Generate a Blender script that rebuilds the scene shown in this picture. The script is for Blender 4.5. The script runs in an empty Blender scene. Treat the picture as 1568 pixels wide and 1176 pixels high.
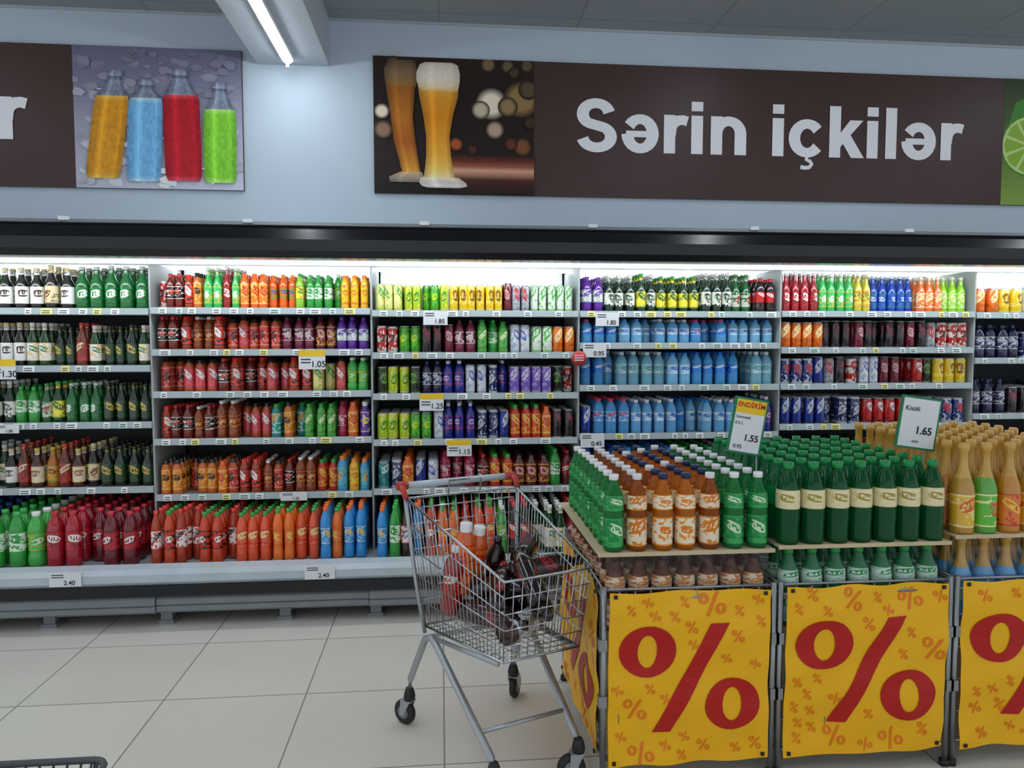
import bpy, math, random
import numpy as np
from mathutils import Matrix, Vector
random.seed(7)
scene = bpy.context.scene
scene.view_settings.view_transform = 'Standard'
scene.view_settings.look = 'None'
scene.view_settings.exposure = 0.18

def lin(h):
    if isinstance(h, (tuple, list)): return tuple(h[:3])
    h = h.lstrip('#'); o = []
    for i in (0, 2, 4):
        c = int(h[i:i+2], 16) / 255
        o.append(c/12.92 if c <= .04045 else ((c+.055)/1.055)**2.4)
    return tuple(o)

# ------------------------------------------------------------ materials
def new_mat(name):
    m = bpy.data.materials.new(name); m.use_nodes = True
    nt = m.node_tree; b = nt.nodes['Principled BSDF']
    return m, nt, b
def simple(name, col, rough=.5, metal=0., var=.06, scale=6., coat=0., spec=.5):
    m, nt, b = new_mat(name)
    c = lin(col)
    tc = nt.nodes.new('ShaderNodeTexCoord')
    n = nt.nodes.new('ShaderNodeTexNoise'); n.inputs['Scale'].default_value = scale
    n.inputs['Detail'].default_value = 3
    r = nt.nodes.new('ShaderNodeMapRange')
    r.inputs['From Min'].default_value = .3; r.inputs['From Max'].default_value = .7
    mx = nt.nodes.new('ShaderNodeMix'); mx.data_type = 'RGBA'
    mx.inputs[6].default_value = (*[x*(1-var) for x in c], 1)
    mx.inputs[7].default_value = (*[min(1, x*(1+var)) for x in c], 1)
    nt.links.new(tc.outputs['Object'], n.inputs['Vector'])
    nt.links.new(n.outputs['Fac'], r.inputs['Value'])
    nt.links.new(r.outputs['Result'], mx.inputs[0])
    nt.links.new(mx.outputs[2], b.inputs['Base Color'])
    b.inputs['Roughness'].default_value = rough
    b.inputs['Metallic'].default_value = metal
    b.inputs['Coat Weight'].default_value = coat
    b.inputs['Specular IOR Level'].default_value = spec
    return m
def emis(name, col, s):
    m, nt, b = new_mat(name)
    b.inputs['Base Color'].default_value = (.9, .9, .9, 1)
    b.inputs['Emission Color'].default_value = (*lin(col), 1)
    b.inputs['Emission Strength'].default_value = s
    return m
def attr_mat(name, rough=.4, coat=0., spec=.5):
    m, nt, b = new_mat(name)
    a = nt.nodes.new('ShaderNodeAttribute'); a.attribute_name = 'Col'
    nt.links.new(a.outputs['Color'], b.inputs['Base Color'])
    b.inputs['Roughness'].default_value = rough
    b.inputs['Coat Weight'].default_value = coat
    b.inputs['Specular IOR Level'].default_value = spec
    return m
def product_mat(name, rough=.2, trans=0.):
    # attribute 'lab' = (across label -1..1, height in label 0..1, product seed)
    m, nt, b = new_mat(name); N = nt.nodes; L = nt.links
    def mth(op, a, c=None, d=None):
        n = N.new('ShaderNodeMath'); n.operation = op
        for i, v in enumerate((a, c, d)):
            if v is None: continue
            if isinstance(v, (int, float)): n.inputs[i].default_value = v
            else: L.new(v, n.inputs[i])
        return n.outputs[0]
    at = {}
    for k in ('Col', 'Col2', 'Col3', 'lab'):
        a = N.new('ShaderNodeAttribute'); a.attribute_name = k; at[k] = a
    sp = N.new('ShaderNodeSeparateXYZ'); L.new(at['lab'].outputs['Vector'], sp.inputs[0])
    X, Z, Sd = sp.outputs
    h1 = mth('FRACT', mth('MULTIPLY', Sd, .618)); h2 = mth('FRACT', mth('MULTIPLY', Sd, .377)); h3 = mth('FRACT', mth('MULTIPLY', Sd, .731))
    tilt = mth('MULTIPLY', mth('SUBTRACT', h2, .5), .5)
    zc = mth('ADD', mth('MULTIPLY', h1, .25), .5)
    zz = mth('SUBTRACT', mth('SUBTRACT', Z, zc), mth('MULTIPLY', X, tilt))
    rz = mth('ADD', mth('MULTIPLY', h3, .10), .13)
    rx = mth('ADD', mth('MULTIPLY', h1, .3), .6)
    e = mth('ADD', mth('POWER', mth('ABSOLUTE', mth('DIVIDE', X, rx)), 2.5), mth('POWER', mth('ABSOLUTE', mth('DIVIDE', zz, rz)), 2.5))
    logo = mth('LESS_THAN', e, 1.0)
    cb = N.new('ShaderNodeCombineXYZ'); L.new(mth('MULTIPLY', X, 5.5), cb.inputs[0]); L.new(mth('MULTIPLY', zz, 5.), cb.inputs[1]); L.new(mth('MULTIPLY', Sd, 7.3), cb.inputs[2])
    n2 = N.new('ShaderNodeTexNoise'); n2.inputs['Scale'].default_value = 1.; n2.inputs['Detail'].default_value = 1; L.new(cb.outputs[0], n2.inputs['Vector'])
    letters = mth('MULTIPLY', mth('LESS_THAN', mth('ABSOLUTE', zz), mth('MULTIPLY', rz, .55)), mth('GREATER_THAN', n2.outputs['Fac'], .5))
    f2 = mth('MULTIPLY', logo, mth('SUBTRACT', 1., letters))
    cb2 = N.new('ShaderNodeCombineXYZ'); L.new(mth('MULTIPLY', X, 1.3), cb2.inputs[0]); L.new(mth('MULTIPLY', Z, 3.4), cb2.inputs[1]); L.new(mth('MULTIPLY', Sd, 3.1), cb2.inputs[2])
    n1 = N.new('ShaderNodeTexNoise'); n1.inputs['Scale'].default_value = 1.6; n1.inputs['Detail'].default_value = 2; L.new(cb2.outputs[0], n1.inputs['Vector'])
    pic = mth('GREATER_THAN', n1.outputs['Fac'], .56)
    band = mth('GREATER_THAN', mth('ABSOLUTE', mth('SUBTRACT', Z, .5)), .45)
    f3 = mth('MAXIMUM', pic, band)
    m1 = N.new('ShaderNodeMix'); m1.data_type = 'RGBA'; L.new(f3, m1.inputs[0]); L.new(at['Col'].outputs['Color'], m1.inputs[6]); L.new(at['Col3'].outputs['Color'], m1.inputs[7])
    m2 = N.new('ShaderNodeMix'); m2.data_type = 'RGBA'; L.new(f2, m2.inputs[0]); L.new(m1.outputs[2], m2.inputs[6]); L.new(at['Col2'].outputs['Color'], m2.inputs[7])
    L.new(m2.outputs[2], b.inputs['Base Color'])
    b.inputs['Roughness'].default_value = rough
    b.inputs['Specular IOR Level'].default_value = .8
    if trans:
        L.new(mth('MULTIPLY', at['Col'].outputs['Alpha'], trans), b.inputs['Transmission Weight'])
        b.inputs['IOR'].default_value = 1.33
    return m

M = {}
M['prod'] = product_mat('drink_packaging', .17)
M['prodt'] = product_mat('tinted_bottle', .1, .55)
M['prodw'] = product_mat('clear_water_bottle', .08, .25)
M['art'] = attr_mat('printed_panel', .45, 0, .3)
M['banner'] = attr_mat('banner_vinyl', .4, 0, .4)
M['black'] = simple('black_gloss_plastic', '0e1118', .2)
M['dark'] = simple('dark_shadow_metal', '17191c', .6)
M['grey'] = simple('grey_bumper', '7c8286', .45)
M['rail'] = simple('shelf_price_rail', 'a3b0b3', .4)
M['shelf'] = simple('shelf_enamel', 'a4abac', .5)
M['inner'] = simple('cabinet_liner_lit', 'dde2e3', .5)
M['innerd'] = simple('cabinet_liner_shaded', '3c4144', .6)  # same liner, with the shade behind the bottles put into its colour
M['white'] = simple('white_plastic', 'e9eef0', .4)
M['lip'] = simple('deck_lip_plastic', 'bcc8d1', .3)
M['chrome'] = simple('chromed_wire', 'b9bcc0', .22, 1.0)
M['galv'] = simple('galvanised_wire', '9a9ea0', .4, .9)
M['legs'] = simple('silver_painted_steel', 'aab0b4', .35, .6)
M['red'] = simple('red_plastic', 'b8352c', .35)
M['rubber'] = simple('wheel_rubber', '1f2021', .6)
M['card'] = simple('cardboard', 'cdbb98', .8)
M['brown'] = simple('brown_sign_panel', '493533', .4, spec=.3)
M['letters'] = simple('white_letters', 'f2f3f8', .5, var=.01)
M['ink'] = simple('black_ink', '17181a', .6)
M['redink'] = simple('red_ink', 'c2201c', .6)
M['green'] = simple('green_frame', '0c7a4c', .4)
M['yell'] = simple('yellow_print', 'efc412', .5)
M['paper'] = simple('white_paper', 'e4e8ec', .6, var=.01)
M['beam'] = simple('beam_paint', 'b0b7be', .6, var=.02)
M['tube'] = emis('led_diffuser', 'f2f8ff', 29)
M['strip'] = emis('cabinet_led', 'f2f9ff', 11)
M['baskt'] = simple('grey_basket_plastic', '4b5054', .5)
m, nt, b = new_mat('shrink_film'); M['film'] = m
nt.nodes.remove(b); out = nt.nodes['Material Output']
tr0 = nt.nodes.new('ShaderNodeBsdfTransparent'); gl = nt.nodes.new('ShaderNodeBsdfGlossy'); gl.inputs['Roughness'].default_value = .12
fr = nt.nodes.new('ShaderNodeLayerWeight'); fr.inputs['Blend'].default_value = .3
ad = nt.nodes.new('ShaderNodeMath'); ad.operation = 'MULTIPLY_ADD'; ad.inputs[1].default_value = .35; ad.inputs[2].default_value = .03
mxs = nt.nodes.new('ShaderNodeMixShader')
nt.links.new(fr.outputs['Fresnel'], ad.inputs[0]); nt.links.new(ad.outputs[0], mxs.inputs[0]); nt.links.new(tr0.outputs[0], mxs.inputs[1]); nt.links.new(gl.outputs[0], mxs.inputs[2]); nt.links.new(mxs.outputs[0], out.inputs[0])

m, nt, b = new_mat('painted_wall'); M['wall'] = m
n = nt.nodes.new('ShaderNodeTexNoise'); n.inputs['Scale'].default_value = 1.3
tc = nt.nodes.new('ShaderNodeTexCoord'); nt.links.new(tc.outputs['Object'], n.inputs['Vector'])
mx = nt.nodes.new('ShaderNodeMix'); mx.data_type = 'RGBA'
mx.inputs[6].default_value = (*lin('b6c6d3'), 1); mx.inputs[7].default_value = (*lin('c0cfdb'), 1)
nt.links.new(n.outputs['Fac'], mx.inputs[0]); nt.links.new(mx.outputs[2], b.inputs['Base Color'])
b.inputs['Roughness'].default_value = .7
def tile_mat(name, ca, cb, cm, size, ox, oy, mort, rough, sp=.5):
    m, nt, b = new_mat(name); N = nt.nodes; L = nt.links
    tc = N.new('ShaderNodeTexCoord'); mp = N.new('ShaderNodeMapping')
    mp.inputs['Location'].default_value = (-ox, -oy, 0)
    br = N.new('ShaderNodeTexBrick'); br.offset = 0; br.squash = 1
    br.inputs['Scale'].default_value = 1; br.inputs['Brick Width'].default_value = size; br.inputs['Row Height'].default_value = size
    br.inputs['Mortar Size'].default_value = mort; br.inputs['Mortar Smooth'].default_value = .1
    br.inputs['Color1'].default_value = (*lin(ca), 1); br.inputs['Color2'].default_value = (*lin(cb), 1); br.inputs['Mortar'].default_value = (*lin(cm), 1)
    n = N.new('ShaderNodeTexNoise'); n.inputs['Scale'].default_value = 3; n.inputs['Detail'].default_value = 6
    mx = N.new('ShaderNodeMix'); mx.data_type = 'RGBA'; mx.blend_type = 'MULTIPLY'; mx.inputs[0].default_value = .14
    bw = N.new('ShaderNodeRGBToBW')
    L.new(tc.outputs['Object'], mp.inputs['Vector']); L.new(mp.outputs[0], br.inputs['Vector']); L.new(tc.outputs['Object'], n.inputs['Vector'])
    L.new(br.outputs['Color'], mx.inputs[6]); L.new(n.outputs['Color'], bw.inputs[0]); L.new(bw.outputs[0], mx.inputs[7])
    L.new(mx.outputs[2], b.inputs['Base Color']); b.inputs['Roughness'].default_value = rough
    b.inputs['Specular IOR Level'].default_value = sp
    return m
M['floor'] = tile_mat('floor_tiles', 'e6e2d8', 'e0dcd2', '9a968e', .6, .005, .225, .0035, .26)
M['ceil'] = tile_mat('ceiling_panels', '9da3a6', '999fa2', '82888c', .9, .0, .3, .005, .8)

# ------------------------------------------------------------ mesh builder
class MB:
    def __init__(s): s.v = []; s.f = []; s.m = []; s.c = []; s.mats = []; s.sm = []
    def mi(s, k):
        if k not in s.mats: s.mats.append(k)
        return s.mats.index(k)
    def face(s, pts, mat, col=(1, 1, 1), smooth=False):
        o = len(s.v); s.v += [tuple(p) for p in pts]; s.f.append(tuple(range(o, o+len(pts))))
        s.m.append(s.mi(mat)); s.c.append(lin(col)); s.sm.append(smooth)
    def raw(s, vs, fs, mat, col=(1, 1, 1), smooth=False):
        o = len(s.v); s.v += [tuple(p) for p in vs]; k = s.mi(mat); c = lin(col)
        for f in fs:
            s.f.append(tuple(i+o for i in f)); s.m.append(k); s.c.append(c); s.sm.append(smooth)
    def box(s, x0, x1, y0, y1, z0, z1, mat, col=(1, 1, 1), T=None):
        vs = [Vector((x, y, z)) for z in (z0, z1) for y in (y0, y1) for x in (x0, x1)]
        if T: vs = [T @ v for v in vs]
        s.raw(vs, [(0, 2, 3, 1), (4, 5, 7, 6), (0, 1, 5, 4), (2, 6, 7, 3), (0, 4, 6, 2), (1, 3, 7, 5)], mat, col)
    def tube(s, pts, r, mat, n=6, T=None, closed=False, col=(1, 1, 1)):
        P = [Vector(p) for p in pts]
        if T: P = [T @ p for p in P]
        k = len(P); vs = []; fs = []
        for i, p in enumerate(P):
            if closed: d = (P[(i+1) % k]-P[i-1])
            else: d = P[min(i+1, k-1)]-P[max(i-1, 0)]
            d.normalize()
            up = Vector((0, 0, 1)) if abs(d.z) < .9 else Vector((1, 0, 0))
            a = d.cross(up).normalized(); bb = a.cross(d)
            for j in range(n):
                t = 2*math.pi*j/n; vs.append(p+a*(r*math.cos(t))+bb*(r*math.sin(t)))
        for i in range(k if closed else k-1):
            q = (i+1) % k
            for j in range(n):
                j2 = (j+1) % n; fs.append((i*n+j, i*n+j2, q*n+j2, q*n+j))
        if not closed:
            fs.append(tuple(range(n))[::-1]); fs.append(tuple((k-1)*n+j for j in range(n)))
        s.raw(vs, fs, mat, col, True)
    def lathe(s, prof, mat, n=20, T=None, col=(1, 1, 1)):
        vs = []; fs = []
        for r, z in prof:
            for j in range(n):
                t = 2*math.pi*j/n; v = Vector((r*math.cos(t), r*math.sin(t), z)); vs.append(T @ v if T else v)
        for i in range(len(prof)-1):
            for j in range(n):
                j2 = (j+1) % n; fs.append((i*n+j, i*n+j2, (i+1)*n+j2, (i+1)*n+j))
        s.raw(vs, fs, mat, col, True)
    def extr(s, prof, x0, x1, mat):
        k = len(prof); vs = [(x0, y, z) for y, z in prof]+[(x1, y, z) for y, z in prof]
        fs = [(i, (i+1) % k, (i+1) % k+k, i+k) for i in range(k)]+[tuple(range(k))[::-1], tuple(range(k, 2*k))]
        s.raw(vs, fs, mat)
    def build(s, name, parent=None):
        me = bpy.data.meshes.new(name); me.from_pydata(s.v, [], s.f)
        for k in s.mats: me.materials.append(M[k])
        me.polygons.foreach_set('material_index', s.m); me.polygons.foreach_set('use_smooth', s.sm)
        ca = me.color_attributes.new('Col', 'FLOAT_COLOR', 'CORNER')
        arr = []
        for f, c in zip(s.f, s.c): arr += [*c, 1.]*len(f)
        ca.data.foreach_set('color', arr); me.update()
        ob = bpy.data.objects.new(name, me); scene.collection.objects.link(ob)
        if parent: ob.parent = parent
        return ob
def empty(name, loc=(0, 0, 0)):
    e = bpy.data.objects.new(name, None); e.location = loc; scene.collection.objects.link(e); return e
def text(name, body, loc, mat, size=1, align='LEFT', parent=None, bold=.0, ext=.0005, T=None):
    cu = bpy.data.curves.new(name, 'FONT'); cu.body = body; cu.size = size; cu.offset = bold; cu.extrude = ext; cu.align_x = align
    ob = bpy.data.objects.new(name, cu); scene.collection.objects.link(ob); cu.materials.append(M[mat])
    if parent: ob.parent = parent
    ob.matrix_world = Matrix.Translation(loc) @ (T if T else Matrix.Rotation(math.pi/2, 4, 'X'))
    return ob

# ------------------------------------------------------------ drinks
PROF = {
 'pet': [(0,0,'b'),(.85,0,'b'),(1,.04,'b'),(1,.26,'b'),(.985,.28,'l'),(.985,.62,'l'),(1,.64,'b'),(.96,.70,'b'),(.74,.80,'b'),(.44,.89,'b'),(.36,.91,'c'),(.42,.925,'c'),(.42,1,'c'),(0,1,'c')],
 'pet2': [(0,0,'b'),(.85,0,'b'),(1,.04,'b'),(1,.18,'b'),(.90,.24,'b'),(.90,.30,'l'),(.92,.52,'l'),(1,.60,'b'),(1,.70,'b'),(.80,.80,'b'),(.46,.90,'b'),(.40,.915,'c'),(.46,.93,'c'),(.46,1,'c'),(0,1,'c')],
 'wat': [(0,0,'b'),(.85,0,'b'),(1,.04,'b'),(.95,.12,'b'),(1,.18,'b'),(.95,.25,'b'),(1,.31,'b'),(.97,.36,'l'),(.97,.60,'l'),(1,.63,'b'),(.96,.70,'b'),(.74,.80,'b'),(.44,.89,'b'),(.36,.91,'c'),(.42,.925,'c'),(.42,1,'c'),(0,1,'c')],
 'glass': [(0,0,'b'),(.9,0,'b'),(1,.03,'b'),(1,.13,'l'),(1,.45,'l'),(1,.54,'b'),(.9,.62,'b'),(.52,.74,'b'),(.40,.83,'l'),(.37,.92,'c'),(.44,.93,'c'),(.44,.99,'c'),(.36,1,'c'),(0,1,'c')],
 'can': [(0,.01,'m'),(.8,0,'m'),(1,.06,'l'),(1,.90,'l'),(.86,.97,'m'),(.86,1,'m'),(.8,.98,'m'),(0,.98,'m')],
 'slim': [(0,.01,'m'),(.8,0,'m'),(.92,.04,'l'),(.92,.93,'l'),(.8,.975,'m'),(.8,1,'m'),(.75,.985,'m'),(0,.985,'m')],
 'juice': [(0,0,'b'),(.92,0,'b'),(1,.03,'b'),(1,.14,'l'),(.95,.40,'l'),(1,.66,'l'),(.97,.72,'b'),(.80,.82,'b'),(.55,.88,'c'),(.55,.99,'c'),(.5,1,'c'),(0,1,'c')],
 'champ': [(0,0,'b'),(.95,0,'b'),(1,.03,'b'),(1,.08,'l'),(1,.40,'l'),(1,.44,'b'),(.93,.52,'b'),(.66,.62,'c'),(.42,.72,'c'),(.36,.80,'c'),(.36,.90,'c'),(.46,.92,'c'),(.46,.97,'c'),(.34,1,'c'),(0,1,'c')],
 'beer': [(0,0,'b'),(.9,0,'b'),(1,.04,'b'),(.96,.12,'b'),(.96,.2,'b'),(1,.32,'b'),(1,.44,'l'),(.99,.60,'l'),(.95,.67,'b'),(.72,.78,'b'),(.44,.89,'b'),(.38,.92,'c'),(.43,.93,'c'),(.43,1,'c'),(0,1,'c')],
 'lemo': [(0,0,'b'),(.9,0,'b'),(1,.03,'b'),(1,.07,'l'),(1,.33,'l'),(1,.44,'b'),(1,.54,'l'),(.98,.66,'l'),(.9,.73,'b'),(.56,.83,'b'),(.42,.90,'b'),(.40,.925,'c'),(.46,.93,'c'),(.46,.995,'c'),(.4,1,'c'),(0,1,'c')],
}
SEED = [0]
class Spec:
    def __init__(s, kind, body, l1, l2, cap, cat, l3=None, hf=1.):
        SEED[0] += 1; s.seed = SEED[0]; s.cache = {}
        s.kind = kind; s.body = lin(body); s.l1 = lin(l1); s.l2 = lin(l2); s.cap = lin(cap); s.cat = cat; s.hf = hf
        s.l3 = lin(l3) if l3 else lin(['f0efe8', '2a1a18', 'f0c030', 'd8281c', '2f8a3a', 'f0efe8'][s.seed % 6])
        if not l3:
            s.l3 = tuple(.65*a+.35*b for a, b in zip(s.l3, s.l1))
    def tmpl(s, n):
        if n in s.cache: return s.cache[n]
        pr = PROF[s.kind]; vs = []; q = []; c1 = []; c2 = []; c3 = []; lb = []
        runs = []; i = 0
        while i < len(pr):
            if pr[i][2] == 'l':
                j = i
                while pr[j][2] == 'l': j += 1
                runs.append((i, j, pr[i][1], pr[j][1])); i = j
            else: i += 1
        for k, (r, z, _) in enumerate(pr):
            zl = 0.
            for (a, b_, z0, z1) in runs:
                if a <= k <= b_: zl = (z-z0)/(z1-z0)
            for j in range(n):
                t = 2*math.pi*j/n; vs.append((max(r, .001)*math.cos(t), max(r, .001)*math.sin(t), z)); lb.append((math.cos(t), zl, s.seed))
        for i in range(len(pr)-1):
            g = pr[i][2]
            for j in range(n):
                j2 = (j+1) % n; q.append((i*n+j, i*n+j2, (i+1)*n+j2, (i+1)*n+j))
                a = {'b': s.body, 'l': s.l1, 'c': s.cap, 'm': (.6, .61, .62)}[g]
                al = 1. if g == 'b' else 0.
                c1.append((*a, al)); c2.append((*(s.l2 if g == 'l' else a), al)); c3.append((*(s.l3 if g == 'l' else a), al))
        s.cache[n] = tuple(map(np.array, (vs, q, c1, c2, c3, lb))); return s.cache[n]
BATCH = {}
def put(spec, x, y, z, R, H, n=12, T=None, cat=None, rot=None):
    V, Q, C1, C2, C3, LB = spec.tmpl(n)
    loc = V*np.array([R, R, H])
    a = random.uniform(-.6, .6) if rot is None else rot
    ca, sa = math.cos(a), math.sin(a)
    W = np.stack([loc[:, 0]*ca-loc[:, 1]*sa, loc[:, 0]*sa+loc[:, 1]*ca, loc[:, 2]], 1)
    if T is not None:
        A = np.array(T); W = W @ A[:3, :3].T+A[:3, 3]
    else: W = W+np.array([x, y, z])
    bt = BATCH.setdefault(cat or spec.cat, dict(v=[], q=[], c1=[], c2=[], c3=[], l=[], n=0))
    bt['v'].append(W); bt['q'].append(Q+bt['n']); bt['n'] += len(W)
    bt['c1'].append(C1); bt['c2'].append(C2); bt['c3'].append(C3); bt['l'].append(LB)
def flush(matfor):
    for cat, bt in BATCH.items():
        v, q, c1, c2, c3, l = (np.concatenate(bt[k]) for k in ('v', 'q', 'c1', 'c2', 'c3', 'l'))
        me = bpy.data.meshes.new(cat); me.vertices.add(len(v)); me.vertices.foreach_set('co', v.astype(np.float32).ravel())
        me.loops.add(len(q)*4); me.loops.foreach_set('vertex_index', q.astype(np.int32).ravel())
        me.polygons.add(len(q)); me.polygons.foreach_set('loop_start', np.arange(0, len(q)*4, 4, dtype=np.int32))
        me.polygons.foreach_set('use_smooth', np.ones(len(q), dtype=bool))
        me.update(calc_edges=True)
        for nm, c in (('Col', c1), ('Col2', c2), ('Col3', c3)):
            at = me.color_attributes.new(nm, 'FLOAT_COLOR', 'CORNER')
            at.data.foreach_set('color', np.repeat(c, 4, axis=0).astype(np.float32).ravel())
        at = me.attributes.new('lab', 'FLOAT_VECTOR', 'POINT'); at.data.foreach_set('vector', l.astype(np.float32).ravel())
        me.materials.append(M[matfor(cat)])
        ob = bpy.data.objects.new(cat, me); scene.collection.objects.link(ob)

S = Spec
W_ = 'f2f2ee'
sodaG = S('pet','2f9a3c','e9f5e2','1f9a3a','2fae4a','soda_bottles','2fae4a')
sodaGr= S('pet2','3fae46','4cc452','e8f4da','e8efe8','soda_bottles')
cola  = S('pet2','1c0b08','c4161a',W_,'c4161a','soda_bottles','c4161a')
colaZ = S('pet2','1c0b08','1a1a1c','d02020','17171a','soda_bottles','c0c0c0')
colaW = S('pet','2b120c',W_,'2a6fb8','1a58b0','soda_bottles','c02028')
orangeP=S('pet2','e8641a','f0701a','2b50b0','f07a1a','soda_bottles','30a040')
limeP = S('pet','8fc83a','f2e23a','2a9a3a','2f9a3a','soda_bottles')
blueP = S('pet','2a7fd0','2f9ae0','f5d02a','e87a1a','soda_bottles')
redP  = S('pet','a81226','c81c34',W_,'c01830','soda_bottles','8c1020')
redP2 = S('pet','680a18','b81a2a',W_,'c01830','soda_bottles','500814')
lemon = S('pet','e0ca3a','f2de3a','38a03a','f2d51a','soda_bottles')
darkW = S('glass','15160f',W_,'4a3018','d8c890','beer_bottles')
darkW2= S('glass','1a120c','e8d8a8','8a1c1c','d8c890','beer_bottles')
darkG = S('glass','0f3a1c',W_,'1f7a34','e8e8e8','beer_bottles')
grnB  = S('glass','13652c','1c7a38','e0e8d8','c8ccc8','beer_bottles','145a28')
grnB2 = S('glass','0c3b1c','f2e23a','1a5a2a','30a040','beer_bottles')
grnB3 = S('glass','0b2d18','dfe0d4','12532a','e8e8e8','beer_bottles','0b2d18')
grnB4 = S('glass','155c2c','c8ccbc','b02018','2a8a3a','beer_bottles','1c6a34')
grnB5 = S('glass','0f2414','1a3a20','c8b050','1a1a1a','beer_bottles','22482a')
brwB  = S('glass','4a1f0c','e8e0c8','a05a1a','d0c060','beer_bottles')
brwB2 = S('glass','6a2a10','8a1c1c','e8d8b0','c83020','beer_bottles')
ambB  = S('glass','b86a1c','e0a030','7a2a12','d8b050','beer_bottles')
teaR  = S('juice','b84a1c','c8302a','22140f','1a1a1a','iced_tea_bottles','e89080')
teaP  = S('juice','b8502a','d8505a',W_,'1a1a1a','iced_tea_bottles','c83040')
teaO  = S('juice','d8702a','e88a2a','3a2010','1a1a1a','iced_tea_bottles','f0c060')
teaK  = S('pet2','8a3a14','983226','f0c9a0','e8e8e8','iced_tea_bottles')
teaRW = S('juice','a83818','d83a2a',W_,'e83020','iced_tea_bottles','1c1414')
teaBK = S('pet','701c10','241412','d83a2a','c82020','iced_tea_bottles','f0e8e0')
teaT  = S('juice','2a8a80','1a9a90','e8a030','2aa040','iced_tea_bottles')
juiO  = S('juice','e8661a','ee8420','d83a18','f06a1a','juice_bottles','f8d070')
juiO2 = S('pet','e85a10','ef6a20','fff0c0','2a9a3a','juice_bottles')
juiR  = S('juice','c83018','d84a20','fbd060','2a9a3a','juice_bottles')
juiY  = S('juice','f0b81c','f5c81c','d87a18','f08a1c','juice_bottles')
juiB  = S('juice','3aa0d8','58b8e0','f0a030','f5801a','juice_bottles')
juiPk = S('pet2','a81c48','b82a5a','f0c8d0','7a1838','juice_bottles')
juiV  = S('juice','5a3090','6a3aa0','f0e040','f0f0f0','juice_bottles')
juiG  = S('juice','4aa83a','50b040','e8f0c0','2f9040','juice_bottles')
juiMar= S('juice','5a0c1c','7c1428','e8b0b0','3a0c14','juice_bottles')
def C(a, b, c=None, k='can'): return S(k, 'ffffff', a, b, 'ffffff', 'drink_cans', c)
canYG = C('b4d422','2c8a34','f0e860'); canYW = C('f2ee9a','38a048','d0d860'); canY = C('f4cc10','8a5a10','f8e470'); canGW = C('ecf4e8','44b048','88d070')
canR = C('c81c20','f0e8e8','901418'); canRK = C('c0241c','241614','e8e0d8'); canB = C('1c3aa0','c8d0e0','14286c','slim'); canBR = C('1a3480','d02028','c8ccd8')
canNS = C('1c2c60','c0c8d0','c8ccd8','slim'); canK = C('201a20','8a2030','3a3038','slim'); canKG = C('1e2218','58a030','38581c'); canPu = C('7a5cc0','e0d8f0','a890d8')
canW = C('e0e2e8','3a5ab8','a8b8d8','slim'); canG = C('5cc030','d8e820','389028'); canO = C('f07a1a','fff0b0','d85a18'); canMar = C('7a1c34','d8a0a8','501020','slim')
canTe = C('1a7a80','d8e8e0','50a8a8'); canRS = C('b8bcc4','c01c28','888c98')
enB   = S('pet','16288c','1c30a0','c0c8e0','d8d8e0','energy_drink_bottles')
enPu  = S('pet','5a1c90','e8e8f4','6a20a0','6a2aa0','energy_drink_bottles')
enNv  = S('pet','141a40','1c2456','b0b8d0','20284a','energy_drink_bottles')
enMag = S('pet','701838','7c1c40','e0c8c8','20141a','energy_drink_bottles')
wat1  = S('wat','5cb0ec','2a7ad8',W_,'e0508a','water_bottles','5aa0e8')
wat2  = S('wat','88ccf4','9cccee','2a68c0','3a8ae0','water_bottles','e8f2f8')
wat3  = S('wat','4aa0e0','3088e0',W_,'2060c8','water_bottles','1c5cb8')
wat4  = S('wat','74bcf0','e0ecf8','3078d0','e8e8f0','water_bottles','7ab4ec')
wat5  = S('wat','84c4dc','88c4cc','20709a','e8f0f0','water_bottles')
wat6  = S('wat','58a8e8','5098e0','d84860','e0405a','water_bottles')
glR = S('glass','a01020','c01c2c',W_,'e8e8e8','soda_bottles'); glG = S('glass','35b858','40c468','e8f4d8','e8e8e8','soda_bottles')
glY = S('glass','d0c83a','e0d850','508a30','e8e8c8','soda_bottles'); glB = S('glass','1040b0','1448c0','c8d8f0','e0e8f0','soda_bottles')
glO = S('glass','e8701a','f0802a','f8e0a0','f0f0e0','soda_bottles'); glL = S('glass','98d820','a0e030','f0f4b0','e8f0d8','soda_bottles')
bigTea = S('pet','c8401c','d8301c',W_,'20983a','iced_tea_bottles','1c1412'); bigTea2 = S('pet','a83418',W_,'1c1412','d83020','iced_tea_bottles','d82a20')
bigO = S('pet2','ec7020','f28030','fad060','30a040','juice_bottles'); bigO2 = S('pet','e0542a','e86a3a','fbe0a0','28963a','juice_bottles','e02830')
mixKid = S('pet2','2a90d8','3aa0e0','f8c020','f06a1a','juice_bottles')
MIX = {}
def mix(name, *a): MIX[name] = a; return name
mTea = mix('mTea', teaR, teaRW, teaBK, teaP); mTea2 = mix('mTea2', teaO, teaR, teaK, teaBK); mJ = mix('mJ', juiO, juiR, juiO2, juiY, juiPk)
mDk = mix('mDk', darkW, darkG, grnB3, grnB5, darkW2, brwB2); mGr = mix('mGr', grnB, grnB3, grnB4, grnB5, darkG)
mBr = mix('mBr', brwB, brwB2, ambB, darkW2, grnB5, grnB3)
mCanR = mix('mCanR', canR, canRK, canMar, canRS, canK)

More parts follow.
